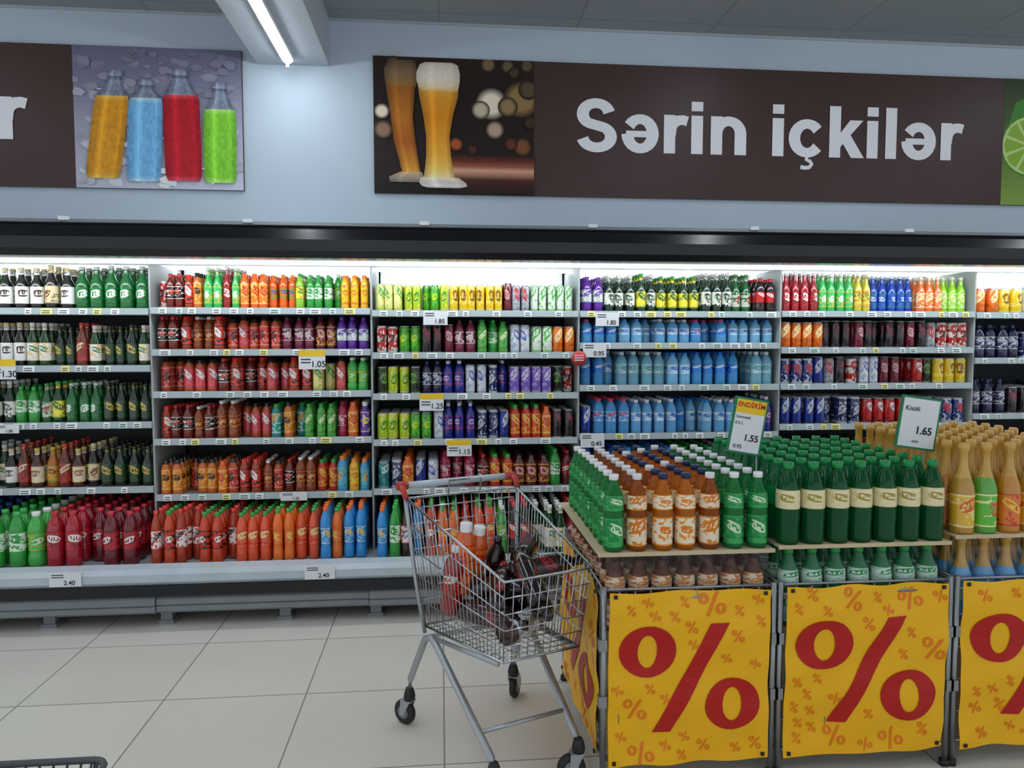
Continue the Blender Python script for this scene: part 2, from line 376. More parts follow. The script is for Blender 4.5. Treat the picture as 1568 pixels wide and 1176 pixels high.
MODX = [-4.13, -2.88, -1.63, -.40, .82, 2.07, 3.34, 4.60, 5.85]
A0 = dict(z=[1.72, 1.40, 1.08, .71], c=[
  [(sodaG,3),(sodaGr,1),(sodaG,1),(darkW,3),(darkW2,1),(darkW,1),(grnB,5)],
  [(mDk,2),(grnB3,3),(darkW,3),(darkG,2),(grnB5,2),(mDk,2),(grnB5,2),(mGr,2)],
  [(ambB,1),(brwB,1),(grnB4,1),(mBr,2),(grnB3,2),(sodaG,2),(grnB4,1),(grnB2,1),(grnB,3),(grnB5,4)],
  [(sodaGr,3),(darkG,1),(mDk,3),(brwB,1),(ambB,1),(mBr,2),(darkW2,1),(grnB5,4)],
  [(cola,1),(colaZ,1),(colaW,2),(sodaG,2),(sodaGr,1),(redP,2),(redP2,3)]])
A1 = dict(z=[1.726, 1.49, 1.25, .98, .66], c=[
  [(canRK,1),(teaBK,2),(teaRW,1),(teaO,1),(glG,2),(glR,1),(glG,1),(juiO,3),(orangeP,3),(limeP,1),(sodaG,3),(sodaGr,1),(juiY,3)],
  [(teaBK,2),(teaRW,1),(teaK,2),(teaRW,1),(mTea,3),(teaR,2),(enMag,3),(juiMar,2),(enPu,3)],
  [(teaR,2),(teaP,3),(teaBK,1),(mTea,3),(teaP,2),(teaRW,2),(canYW,2),(teaP,1),(sodaGr,2)],
  [(teaRW,1),(mTea2,4),(teaK,2),(teaP,3),(teaT,1),(teaO,1),(teaT,1),(juiG,3),(juiPk,1),(juiO,1),(juiV,1)],
  [(teaO,2),(teaR,1),(teaO,2),(juiO,1),(teaR,1),(teaRW,2),(mTea2,3),(teaK,2),(juiR,2),(juiB,1),(juiY,1),(juiB,1)],
  [(bigTea2,1),(bigTea,1),(bigTea2,2),(bigTea,2),(bigTea2,1),(bigO2,3),(bigO,2),(bigO2,2),(mixKid,1),(bigO,1),(mixKid,2)]])
A2 = dict(z=[1.715, 1.47, 1.23, .96, .67], c=[
  [(canYW,3),(canYG,2),(canG,2),(canYG,1),(canY,4),(canY,2),(canMar,1),(canRS,2),(canGW,5)],
  [(canRK,2),(canG,2),(canK,2),(canMar,1),(enMag,2),(juiG,1),(sodaG,1),(juiG,1),(canW,2),(canGW,2),(canO,2)],
  [(canKG,1),(canYG,2),(canKG,1),(enNv,2),(enB,2),(canW,2),(canNS,1),(enB,1),(canPu,2),(canPu,2),(canKG,1),(canRK,1)],
  [(canYG,3),(canG,2),(canW,1),(enB,3),(canNS,2),(canB,1),(juiR,3),(juiO,1),(canK,2)],
  [(canTe,1),(canNS,1),(juiO,1),(canB,1),(canW,1),(juiPk,3),(mTea,1),(juiR,2),(juiMar,3),(sodaG,1),(redP2,1)],
  [(mixKid,1),(sodaG,1),(colaW,1),(mixKid,1),(bigTea,1),(bigO,2),(bigTea2,1),(bigO2,2),(sodaGr,1),(cola,2),(darkG,3),(redP2,1)]])
A3 = dict(z=[1.715, 1.526, 1.273, .98, .68], c=[
  [(enPu,2),(grnB3,3),(grnB2,1),(grnB3,1),(grnB2,4),(grnB3,3),(grnB4,2),(cola,2)],
  [(wat1,3),(wat2,3),(wat4,3),(wat6,1),(wat1,2),(wat2,4)],
  [(wat3,2),(wat4,1),(wat5,4),(wat2,2),(wat3,4),(wat5,3)],
  [(canB,1),(wat6,3),(wat4,4),(wat3,1),(wat2,2),(wat4,4),(enB,1)],
  [(wat3,3),(wat2,4),(sodaG,3),(wat4,4)],
  [(wat2,4),(wat4,4),(wat3,4)]])
A4 = dict(z=[1.72, 1.497, 1.274, 1.024, .70], c=[
  [(glR,4),(glG,4),(glY,2),(glB,5),(glO,3),(glL,3)],
  [(canO,4),(canK,3),(canMar,1),(canK,3),(mCanR,4),(canRK,3)],
  [(canBR,3),(canB,1),(mCanR,3),(canW,2),(canMar,2),(canR,2),(canKG,1),(canY,3)],
  [(canB,4),(canNS,3),(canR,5),(canTe,2),(canBR,2)],
  [(cola,4),(colaZ,4),(orangeP,4),(colaW,4)],
  [(cola,4),(colaZ,4),(orangeP,4)]])
A5 = dict(z=[1.715, 1.43, 1.078, .72], c=[
  [(canO,2),(canY,2),(canW,3),(canW,2),(canNS,3),(canB,3)],
  [(enNv,4),(canNS,3),(enPu,4),(canK,4)],
  [(enNv,3),(canK,4),(colaZ,4),(enNv,4)],
  [(colaZ,6),(cola,6),(colaW,4)],
  [(cola,5),(colaZ,4),(orangeP,4)]])
MODS = [A4, A0, A1, A2, A3, A4, A5, A1]
YS = 4.36; YB = 4.90; YD = 4.12
HM = {'pet': .225, 'pet2': .225, 'wat': .225, 'glass': .25, 'can': .162, 'slim': .172, 'juice': .212}
def fill(x0, x1, z, gap, yf, items, rows, deck=False):
    tot = sum(c for _, c in items); w = (x1-x0)/tot; x = x0
    for sp0, c in items:
        g_h = random.uniform(.88, 1.0); g_r = random.uniform(.88, 1.0); setback = random.choice([0, 0, 0, .01, .03])
        for _ in range(c):
            sp = sp0; gh = g_h
            if isinstance(sp0, str): sp = random.choice(MIX[sp0]); gh = .82+.18*((sp.seed*.618) % 1)
            R = min(w*.485*g_r, .047)
            H = (HM[sp.kind] if not deck else .315)*gh
            if sp.kind in ('can', 'slim'): H = HM[sp.kind]*(.93+.07*gh)
            H = min(H, gap*(.90+.07*gh))*random.uniform(.975, 1.0)
            back = 0; q = random.random()
            if q < .07: back = 1
            elif q < .085: back = 2
            for r in range(back, rows):
                put(sp, x+w/2+random.uniform(-.005, .005), yf+R+.010+setback+r*(2*R+.006)+random.uniform(0, .012), z, R, H)
            x += w
case = empty('refrigerated_display_case')
body = MB(); sh = MB(); tg = MB()
for i, md in enumerate(MODS):
    x0, x1 = MODX[i], MODX[i+1]; zs = md['z']
    for k, z in enumerate(zs):
        top = 1.985 if k == 0 else zs[k-1]-.035
        sh.box(x0+.012, x1-.012, YS, YB, z-.022, z-.002, 'shelf')
        sh.extr([(YS-.004, z-.034), (YS-.016, z-.03), (YS-.008, z+.006), (YS+.0, z+.006), (YS+.0, z-.034)], x0+.006, x1-.006, 'rail')
        fill(x0+.02, x1-.02, z, top-z, YS, md['c'][k], 5)
        x = x0+.05
        while x < x1-.08:
            w = random.choice([.035, .045, .045, .06])
            col = random.choice(['eef2f2', 'eef2f2', 'e4ecec', 'dfe9e4', 'f0e890', 'cfe6dc'])
            tg.face([(x, YS-.0185, z-.030), (x+w, YS-.0185, z-.030), (x+w, YS-.0105, z+.003), (x, YS-.0105, z+.003)], 'art', col)
            for q in range(2):
                tg.face([(x+.006, YS-.0188+.003*q, z-.024+q*.012), (x+w*.8, YS-.0188+.003*q, z-.024+q*.012), (x+w*.8, YS-.0178+.003*q, z-.019+q*.012), (x+.006, YS-.0178+.003*q, z-.019+q*.012)], 'art', '50585a')
            x += w+random.choice([.03, .05, .09, .14])
    fill(x0+.03, x1-.03, .315, zs[-1]-.035-.315, YD+.03, md['c'][-1], 6, True)
    for xx in (x0, x1):
        sh.box(xx-.012, xx+.012, YB-.03, YB-.001, .3, 1.99, 'grey')
    sh.box(x0-.005, x0+.005, YS+.0, YB-.001, .3, 1.98, 'shelf')
X0, X1 = MODX[0], MODX[-1]
body.box(X0, X1, YB, YB+.04, .2, 1.70, 'innerd')  # lower back panel painted dark for shade, upper one left bright
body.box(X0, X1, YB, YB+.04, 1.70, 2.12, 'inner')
body.box(X0, X1, YD, YB, .285, .312, 'shelf')
body.box(X0, X1, 4.06, YB+.04, 2.06, 2.10, 'white')
body.box(X0, X1, 4.25, YB, 1.995, 2.06, 'inner')
body.extr([(4.10, 2.155), (4.06, 2.135), (4.035, 2.08), (4.035, 2.02), (4.06, 1.985), (4.13, 1.975), (4.25, 1.99), (4.25, 2.16)], X0, X1, 'black')
body.extr([(4.11, 2.178), (4.095, 2.178), (4.085, 2.160), (4.11, 2.156), (4.3, 2.156), (4.3, 2.178)], X0, X1, 'grey')
x = X0+.3
while x < X1:
    body.box(x, x+.05, 4.08, 4.10, 2.17, 2.19, 'white'); x += .93
body.box(X0+.02, X1-.02, 4.16, 4.22, 1.962, 1.976, 'strip')
body.box(X0+.02, X1-.02, 4.75, 4.79, 1.98, 1.992, 'strip')
body.extr([(4.06, .235), (4.03, .26), (4.03, .30), (4.05, .325), (4.12, .335), (4.14, .315), (4.14, .235)], X0, X1, 'lip')
body.extr([(4.05, .175), (4.045, .235), (4.2, .235), (4.2, .175)], X0, X1, 'black')
body.box(X0, X1, 4.2, YB+.04, .12, .29, 'dark')
body.box(X0, X1, 4.34, YB+.04, .0, .12, 'dark')
for i in range(8):
    a, b2 = MODX[i]+(.10 if i == 2 else .0), MODX[i+1]+(.10 if i == 1 else 0)-.004
    o = 0.012*(i % 2)
    body.extr([(4.08-o, .075), (4.06-o, .09), (4.06-o, .115), (4.07-o, .12), (4.06-o, .125), (4.06-o, .155), (4.08-o, .172), (4.12, .172), (4.12, .075)], a, b2, 'grey')
    for xx in (a+.03, (a+b2)/2+.1):
        body.box(xx-.03, xx+.03, 4.12, 4.18, .02, .12, 'grey'); body.box(xx-.04, xx+.04, 4.11, 4.19, 0, .02, 'grey')
for xx in (X0-.03, X1):
    body.box(xx, xx+.03, 4.1, YB+.04, .1, 2.16, 'white')
body.build('cabinet_body', case); sh.build('shelves', case); tg.build('shelf_price_labels', case)

def card(x, z, w, h, y, head, num):
    c = empty('shelf_price_card')
    mb = MB(); mb.box(x-w/2, x+w/2, y-.002, y, z-h, z, 'paper'); top = z
    if head: mb.box(x-w/2, x+w/2, y-.003, y-.002, z-h*.32, z, 'yell'); top = z-h*.32
    for q in range(2): mb.box(x-w*.42, x-w*.05, y-.003, y-.002, top-h*.2-q*h*.16, top-h*.14-q*h*.16, 'ink')
    mb.build('card', c)
    text('price', num, (x-w*.05, y-.003, z-h*.88), 'ink', size=h*.45, parent=c, bold=.004*h)
ys = YS-.03
for a in [(-.03,1.715,.14,.080,0,'1.85'),(.985,1.71,.14,.080,0,'1.85'),(.91,1.53,.14,.085,0,'0.95'),(-.735,1.49,.15,.11,1,'1.05'),
     (-.055,1.235,.14,.10,1,'1.25'),(.105,.96,.145,.095,1,'1.15'),(.90,.99,.145,.085,0,'0.45'),(-.85,.67,.15,.05,0,'1.35'),(-2.41,1.44,.14,.11,1,'1.30'),(-2.40,1.08,.13,.05,0,'1.50')]:
    card(a[0], a[1], a[2], a[3], ys, a[4], a[5])
card(-.66, .328, .16, .075, 4.022, 0, '2.40'); card(-1.97, .328, .16, .075, 4.022, 0, '2.40')
mb = MB(); mb.lathe([(0, 0), (.045, 0), (.045, .003), (0, .003)], 'red', 24, Matrix.Translation((.815, YS-.035, 1.44)) @ Matrix.Rotation(math.pi/2, 4, 'X'))
for q in range(3): mb.box(.788, .842, YS-.040, YS-.039, 1.425+q*.014, 1.431+q*.014, 'paper')
mb.build('round_promo_tag')

# ------------------------------------------------------------ room
mb = MB(); mb.box(-7, 8, -3.5, 5.15, -.05, 0, 'floor'); mb.build('floor')
mb = MB(); mb.box(-7, 8, -3.5, 5.15, 3.6, 3.65, 'ceil'); mb.build('ceiling')
mb = MB(); mb.box(-7, 8, 4.95, 5.15, 0, 3.6, 'wall'); mb.build('wall_back')
mb = MB(); mb.box(-1.15, -.70, -3.5, 4.95, 3.30, 3.6, 'beam'); mb.build('ceiling_beam')
mb = MB(); mb.box(-7, 8, 4.938, 4.95, 3.585, 3.6, 'beam'); mb.build('trim_1')
def lamp(x, y0, y1, zt):
    e = empty('linear_ceiling_lamp'); a = MB()
    a.box(x-.035, x+.035, y0, y1, zt-.03, zt, 'white'); a.build('housing', e)
    b_ = MB(); k = []
    for t in np.linspace(math.pi, 2*math.pi, 7): k.append((x+.028*math.cos(t), zt-.03+.018*math.sin(t)))
    vs = [(p[0], y0+.01, p[1]) for p in k]+[(p[0], y1-.01, p[1]) for p in k]
    b_.raw(vs, [(i, i+1, i+8, i+7) for i in range(6)]+[tuple(range(7)), tuple(range(7, 14))[::-1]], 'tube'); b_.build('diffuser', e)
    c = MB()
    for yy in (y0+.02, y1-.02): c.box(x-.008, x+.008, yy-.01, yy+.01, zt-.075, zt-.045, 'white')
    c.build('end_clips', e)
for y0, y1 in ((3.3, 4.80), (1.7, 3.2), (.1, 1.6), (-1.5, 0)): lamp(-.93, y0, y1, 3.30)
for x in (-3.9, 2.1, 4.9):
    for y0, y1 in ((2.6, 4.0), (.8, 2.2), (-1.2, .2)): lamp(x, y0, y1, 3.60)

# ------------------------------------------------------------ wall signs
YP = 4.925
def frame_panel(mb, x0, x1, mat): mb.box(x0, x1, YP, 4.95, 2.50, 3.37, mat)
def lerp3(a, b, t): return tuple(a[j]*(1-t)+b[j]*t for j in range(3))
class Art:
    def __init__(s, mb, x0, w, pw, ph): s.mb = mb; s.x0 = x0; s.sx = w/pw; s.sz = .87/ph; s.ph = ph; s.pw = pw; s.k = 0
    def P(s, p): return (s.x0+min(max(p[0], 0), s.pw)*s.sx, YP-.001-.00008*s.k, 2.50+(s.ph-min(max(p[1], 0), s.ph))*s.sz)
    def poly(s, pts, col): s.k += 1; s.mb.face([s.P(p) for p in pts][::-1], 'art', col)
    def disc(s, x, y, r, col, ry=None):
        ry = ry or r; s.poly([(x+r*math.cos(t), y+ry*math.sin(t)) for t in np.linspace(0, 2*math.pi, 25)[:-1]], col)
    def glow(s, x, y, r, col, bg, n=8, op=1.):
        a = lin(col); b = lin(bg)
        for i in range(n):
            t = (i+1)/n*op; s.disc(x, y, r*(1.3-.6*i/n), lerp3(b, a, t**1.3))
    def vgrad(s, x0, x1, rows, n=8):
        for i in range(len(rows)-1):
            (ya, ca), (yb, cb) = rows[i], rows[i+1]; ca, cb = lin(ca), lin(cb)
            for q in range(n):
                t0, t1 = q/n, (q+1)/n; y0 = ya+(yb-ya)*t0; y1 = ya+(yb-ya)*t1
                s.mb.face([s.P((x0, y1)), s.P((x1, y1)), s.P((x1, y0)), s.P((x0, y0))], 'art', lerp3(ca, cb, (t0+t1)/2))
    def bands(s, prof, cols, edge=.45, hl=.35, nz=6, nx=14, jit=.0):
        s.k += 1
        cols = list(cols)+[cols[-1]]*(len(prof)-len(cols))
        for i in range(len(prof)-1):
            a, b = prof[i], prof[i+1]; ca, cb = lin(cols[i]), lin(cols[i+1])
            for p in range(nz):
                u0, u1 = p/nz, (p+1)/nz
                r0 = [a[k]+(b[k]-a[k])*u0 for k in range(3)]; r1 = [a[k]+(b[k]-a[k])*u1 for k in range(3)]
                cc = lerp3(ca, cb, (u0+u1)/2)
                for q in range(nx):
                    t0, t1 = q/nx, (q+1)/nx; t = (t0+t1)/2*2-1
                    sh_ = 1-edge*abs(t)**3+hl*math.exp(-((t+.35)/.16)**2)+hl*.5*math.exp(-((t-.6)/.1)**2)+random.uniform(-jit, jit)
                    c = tuple(max(0, min(1, v*sh_)) for v in cc)
                    L = lambda r, t_: r[1]+(r[2]-r[1])*t_
                    s.mb.face([s.P((L(r1, t0), r1[0])), s.P((L(r1, t1), r1[0])), s.P((L(r0, t1), r0[0])), s.P((L(r0, t0), r0[0]))], 'art', c)
def arc(cx, cy, rx, ry, a0, a1, n=20): return [(cx+rx*math.cos(math.radians(a0+(a1-a0)*i/n)), cy+ry*math.sin(math.radians(a0+(a1-a0)*i/n))) for i in range(n+1)]
SV, SH = .235, .185
GL = {
 'S': (.93, [('s', arc(.455, .71, .255, .205, 10, 238)+arc(.47, .285, .275, .205, 60, -170))]),
 'ə': (.777, [('s', arc(.385, .36, .25, .28, 180, 508)), ('b', [(.11, .295), (.66, .295), (.66, .415), (.11, .415)])]),
 'r': (.543, [('b', [(.075, 0), (.30, 0), (.30, .735), (.075, .735)]), ('s', [(.19, .34), (.215, .50), (.27, .585), (.36, .635), (.45, .645), (.54, .62)])]),
 'i': (.388, [('b', [(.075, 0), (.305, 0), (.305, .735), (.075, .735)]), ('b', [(.075, .82), (.305, .82), (.305, 1), (.075, 1)])]),
 'l': (.388, [('b', [(.075, 0), (.305, 0), (.305, 1), (.075, 1)])]),
 'n': (.853, [('b', [(.075, 0), (.305, 0), (.305, .735), (.075, .735)]), ('s', arc(.43, .405, .24, .24, 180, 0)+[(.67, .2), (.67, 0)])]),
 'ç': (.777, [('s', arc(.395, .36, .26, .28, 36, 324)), ('t', [(.41, .06), (.39, -.06), (.46, -.08), (.50, -.14), (.45, -.205), (.36, -.215), (.27, -.20)])]),
 'k': (.777, [('b', [(.075, 0), (.305, 0), (.305, 1), (.075, 1)]), ('b', [(.27, .17), (.27, .44), (.50, .735), (.77, .735)][::-1]), ('b', [(.32, .33), (.47, .51), (.80, 0), (.53, 0)][::-1])]),
}
def lettering(name, s_, x0, z0, cap, parent, fitw=None, right=None):
    adv = sum(GL[c][0] if c != ' ' else .388 for c in s_); k = fitw/adv if fitw else cap
    if right is not None: x0 = right-adv*k
    mb = MB(); x = x0; cnt = 0
    for ch in s_:
        if ch == ' ': x += .388*k; continue
        for kind, pts in GL[ch][1]:
            cnt += 1; y = YP-.004-.00015*(cnt % 5)
            if kind == 'b': quads = [pts]
            else:
                L_, R_ = [], []
                for i, p in enumerate(pts):
                    a = pts[max(i-1, 0)]; b_ = pts[min(i+1, len(pts)-1)]
                    dx, dy = b_[0]-a[0], b_[1]-a[1]; l = math.hypot(dx, dy) or 1; nx, ny = -dy/l, dx/l
                    hw = .5*math.sqrt((SV*nx)**2+(SH*ny)**2) if kind == 's' else .038
                    L_.append((p[0]+nx*hw, p[1]+ny*hw)); R_.append((p[0]-nx*hw, p[1]-ny*hw))
                quads = [[R_[i], R_[i+1], L_[i+1], L_[i]] for i in range(len(pts)-1)]
            for q in quads: mb.face([(x+px*k, y, z0+pz*cap) for px, pz in q], 'letters')
        x += GL[ch][0]*k
    mb.build(name, parent)
sg = empty('cold_drinks_wall_sign'); mb = MB(); frame_panel(mb, -.423, 4.98, 'brown')
A = Art(mb, -.421, 1.04, 246, 209)
A.vgrad(0, 246, [(0, '2a1c16'), (60, '1c110d'), (150, '24140f'), (209, '120b09')])
for x, y, r, c, o in [(175,8,9,'8a7450',.8),(205,10,8,'7a6848',.8),(235,8,8,'6a5c48',.8),(180,68,19,'f4e4cc',1),(163,78,11,'e8d8b8',.8),(185,108,11,'d8b8a0',.8),(226,60,22,'a08050',.9),(205,72,12,'b89868',.7),(237,45,12,'706040',.7),(12,84,9,'f0e0c8',1),(14,112,11,'b89070',.7),(30,10,8,'6a5838',.7),(215,20,7,'5a4c38',.7),(125,132,8,'b85828',.9),(228,134,11,'905830',.8),(210,130,8,'703820',.8),(150,140,6,'5a2c18',.8),(240,96,8,'4a3020',.8)]:
    A.glow(x, y, r, c, '20130f', 8, o)
A.vgrad(118, 246, [(148, '20120e'), (158, '6a2c1c'), (166, 'a05a40'), (172, 'd8a890'), (178, 'b8806a'), (186, '4a241a'), (209, '160c0a')], 5)
A.bands([(20,16,66),(55,20,62),(95,26,59),(130,30,63),(158,38,67),(176,42,70)], ['7a4414', 'a0601a', 'b8701c', 'a85a14', 'c88024', 'e0a040'], .6, .3, 8, 16, .06)
A.bands([(6,22,62),(20,16,66),(34,17,66),(46,19,64)], ['5a4430', '7a6048', '8a6c48', '9a6828'], .5, .25)
A.bands([(176,40,72),(184,22,76),(192,24,74)], ['d8b080', 'a89888', '7a7068'], .3, .3)
A.bands([(36,66,130),(60,69,128),(90,75,120),(120,79,115),(150,79,117),(170,77,120),(184,75,123)], ['f0b860', 'e09828', 'e08c18', 'e89a24', 'f0ae3c', 'f8c860', 'fce0a0'], .5, .35, 8, 18, .05)
A.bands([(8,78,120),(12,70,128),(24,65,131),(36,65,131),(46,68,129),(52,72,127)], ['c8b8a8', 'dccfc0', 'eadfd0', 'f0e2cc', 'f0d8a8', 'e8b860'], .3, .12, 4, 16, .05)
A.bands([(184,70,128),(192,68,140),(197,72,142),(200,80,130)], ['f4e4c8', 'd8d0c8', 'eae4dc', 'b0a8a0'], .2, .3)
A2_ = Art(mb, 3.932, 1.045, 246, 209)
A2_.vgrad(0, 246, [(0, '2a3a1c'), (100, '48642a'), (209, '88a848')])
A2_.poly([(20, 40), (60, 20), (80, 70), (30, 110), (6, 90)], '3c8a2c'); A2_.poly([(90, 20), (150, 10), (170, 60), (110, 80)], '2f7a28')
for x, y, r in ((48, 110, 52), (170, 140, 62)):
    A2_.disc(x, y, r, '4a8a20'); A2_.disc(x, y, r*.93, 'c8dc90')
    for q in range(9):
        t = q*2*math.pi/9; A2_.poly([(x+r*.1*math.cos(t+.35), y+r*.1*math.sin(t+.35)), (x+r*.84*math.cos(t+.05), y+r*.84*math.sin(t+.05)), (x+r*.88*math.cos(t+.35), y+r*.88*math.sin(t+.35)), (x+r*.84*math.cos(t+.63), y+r*.84*math.sin(t+.63))], '8cb838')
mb.build('panel', sg)
lettering('lettering', 'Sərin içkilər', .875, 2.797, .345, sg, fitw=2.755)
sg = empty('drinks_wall_sign'); mb = MB(); frame_panel(mb, -5.6, -1.243, 'brown')
A = Art(mb, -2.26, 1.015, 248, 210)
A.vgrad(0, 248, [(0, '6c6c84'), (50, '80809a'), (120, 'a8a8ba'), (210, 'c8cadb')])
for q in range(170):
    x, y = random.uniform(3, 245), random.uniform(5, 205); r = random.uniform(3, 13)
    base = lerp3(lin('74748c'), lin('d0d2e0'), min(1, y/190)); f = random.choice([.72, .85, 1.12, 1.3])
    if y < 60: f = random.choice([.9, 1.08])
    A.poly([(x+r*random.uniform(.6, 1.3)*math.cos(t), y+r*.6*random.uniform(.6, 1.3)*math.sin(t)) for t in np.linspace(0, 2*math.pi, 7)[:-1]], tuple(min(.85, v*f) for v in base))
for q in range(14):
    x, y = random.uniform(0, 240), random.uniform(60, 200); a = random.uniform(0, 3.1); l = random.uniform(12, 35)
    A.poly([(x, y), (x+l*math.cos(a), y+l*.6*math.sin(a)), (x+l*math.cos(a)+1.2, y+l*.6*math.sin(a)+1.2), (x+1.5, y+1.5)], 'e6e8f2')
def pb(cx, tilt, top, liq, bot, w, col, col2):
    def r(y, hw): c = cx+tilt*(bot-y)/150; return (y, c-hw, c+hw)
    A.bands([r(top, w*.40), r(top+8, w*.46), r(top+10, w*.38), r(top+16, w*.42), r(liq-4, w*.80), r(liq, w*.9)], ['7a8498', '9aa4b8', '5c6478', '8a94a8', '7c8498', '8c92a4'], .5, .6, 4, 12, .2)
    A.bands([r(liq, w*.9), r(liq+8, w), r((liq+bot)/2, w*1.03), r(bot-8, w), r(bot, w*.88)], [col2, col, col, col, col2], .35, .5, 9, 14, .13)
pb(40, 22, 36, 74, 196, 25, 'e09a20', 'f0c058'); pb(100, 8, 48, 76, 200, 25, '78b8e8', 'b8daf0')
pb(160, -2, 32, 70, 198, 27, 'b81828', 'e04a58'); pb(214, 2, 50, 90, 200, 24, '80cc38', 'b0e870')
mb.build('panel', sg)
lettering('lettering', 'içkilər', 0, 2.785, .350, sg, right=-2.535)

# ------------------------------------------------------------ promo bins
def ring(cx, cz, rx, rz, ix, iz, n=28):
    out = []
    for i in range(n):
        t0, t1 = 2*math.pi*i/n, 2*math.pi*(i+1)/n
        out.append([(cx+rx*math.cos(t0), cz+rz*math.sin(t0)), (cx+rx*math.cos(t1), cz+rz*math.sin(t1)), (cx+ix*math.cos(t1), cz+iz*math.sin(t1)), (cx+ix*math.cos(t0), cz+iz*math.sin(t0))])
    return out
def percent(cx, cz, w, h, ang=0, n=28):
    q = ring(-.5+.20, .5-.24, .20, .24, .070, .155, n)+ring(.5-.20, -.5+.24, .20, .24, .070, .155, n)
    for i in range(10):
        t0, t1 = i/10, (i+1)/10
        f = lambda t, o: (-.265+.41*t+o, -.5+1.0*t)
        q.append([f(t0, 0), f(t0, .13), f(t1, .13), f(t1, 0)])
    c, s_ = math.cos(ang), math.sin(ang)
    return [[(cx+(x*w)*c-(y*h)*s_, cz+(x*w)*s_+(y*h)*c) for x, y in p] for p in q]
def banner(mb, org, dr, w, z0, z1, ph, small_n=26):
    dr = Vector(dr); nrm = dr.cross(Vector((0, 0, 1)))
    def P(s, z, o):
        d = .006*math.sin(s*11+ph)*math.sin(z*7+ph*2)+.003*math.sin(s*31+z*9+ph)+.004*math.sin(z*23+s*5)+.0025*math.sin(s*18-z*40+ph)
        edge = .007*math.cos(s*2*math.pi/w*2.5)*((z-z0)/(z1-z0)-.5)
        return Vector(org)+dr*s+Vector((0, 0, z+edge))+nrm*(.014+d+o)
    nx, nz = 32, 32
    vs = [P(w*i/nx, z0+(z1-z0)*j/nz, 0) for j in range(nz+1) for i in range(nx+1)]
    mb.raw(vs, [(j*(nx+1)+i, j*(nx+1)+i+1, (j+1)*(nx+1)+i+1, (j+1)*(nx+1)+i) for j in range(nz) for i in range(nx)], 'banner', 'f7bb0c', True)
    H = z1-z0; rr = random.Random(int(ph*10)); pts = []
    for q in range(900):
        x, z = rr.uniform(.03, w-.03), rr.uniform(z0+.03, z1-.02)
        sz = rr.choice([.04, .05, .085, .095])
        u, v = x/w, (z-z0)/H; m_ = sz/w*.55
        if abs(u-.245) < .19+m_ and abs(v-.655) < .16+m_: continue
        if abs(u-.755) < .19+m_ and abs(v-.345) < .16+m_: continue
        uc = .35+.36*(v-.19)/.62
        if abs(u-uc) < .07+m_ and .19-m_ < v < .81+m_: continue
        if any(math.hypot(x-a, z-b) < (sz+c)*.68 for a, b, c in pts): continue
        if sz*.42 > min(x, w-x) or sz*.42 > min(z-z0, z1-z): continue
        pts.append((x, z, sz))
        if len(pts) > small_n: break
    for x, z, sz in pts:
        for p in percent(x, z, sz, sz*.85, rr.uniform(-.5, .4), 14): mb.face([P(a, b, .002) for a, b in p][::-1], 'banner', 'ee7f10')
    for p in percent(w*.5, z0+H*.50, w*.88, H*.62): mb.face([P(a, b, .003) for a, b in p][::-1], 'banner', 'b8130c')
    for s_ in (.02, w-.02):
        for z in (z1-.012, z0+.015): mb.box(-.006, .006, -.006, .006, -.006, .006, 'dark', T=Matrix.Translation(P(s_, z, 0)))
ZR = .69; YF = 2.45; YK = 3.25; ZL = .53; ZT = [.815, .825, .845]
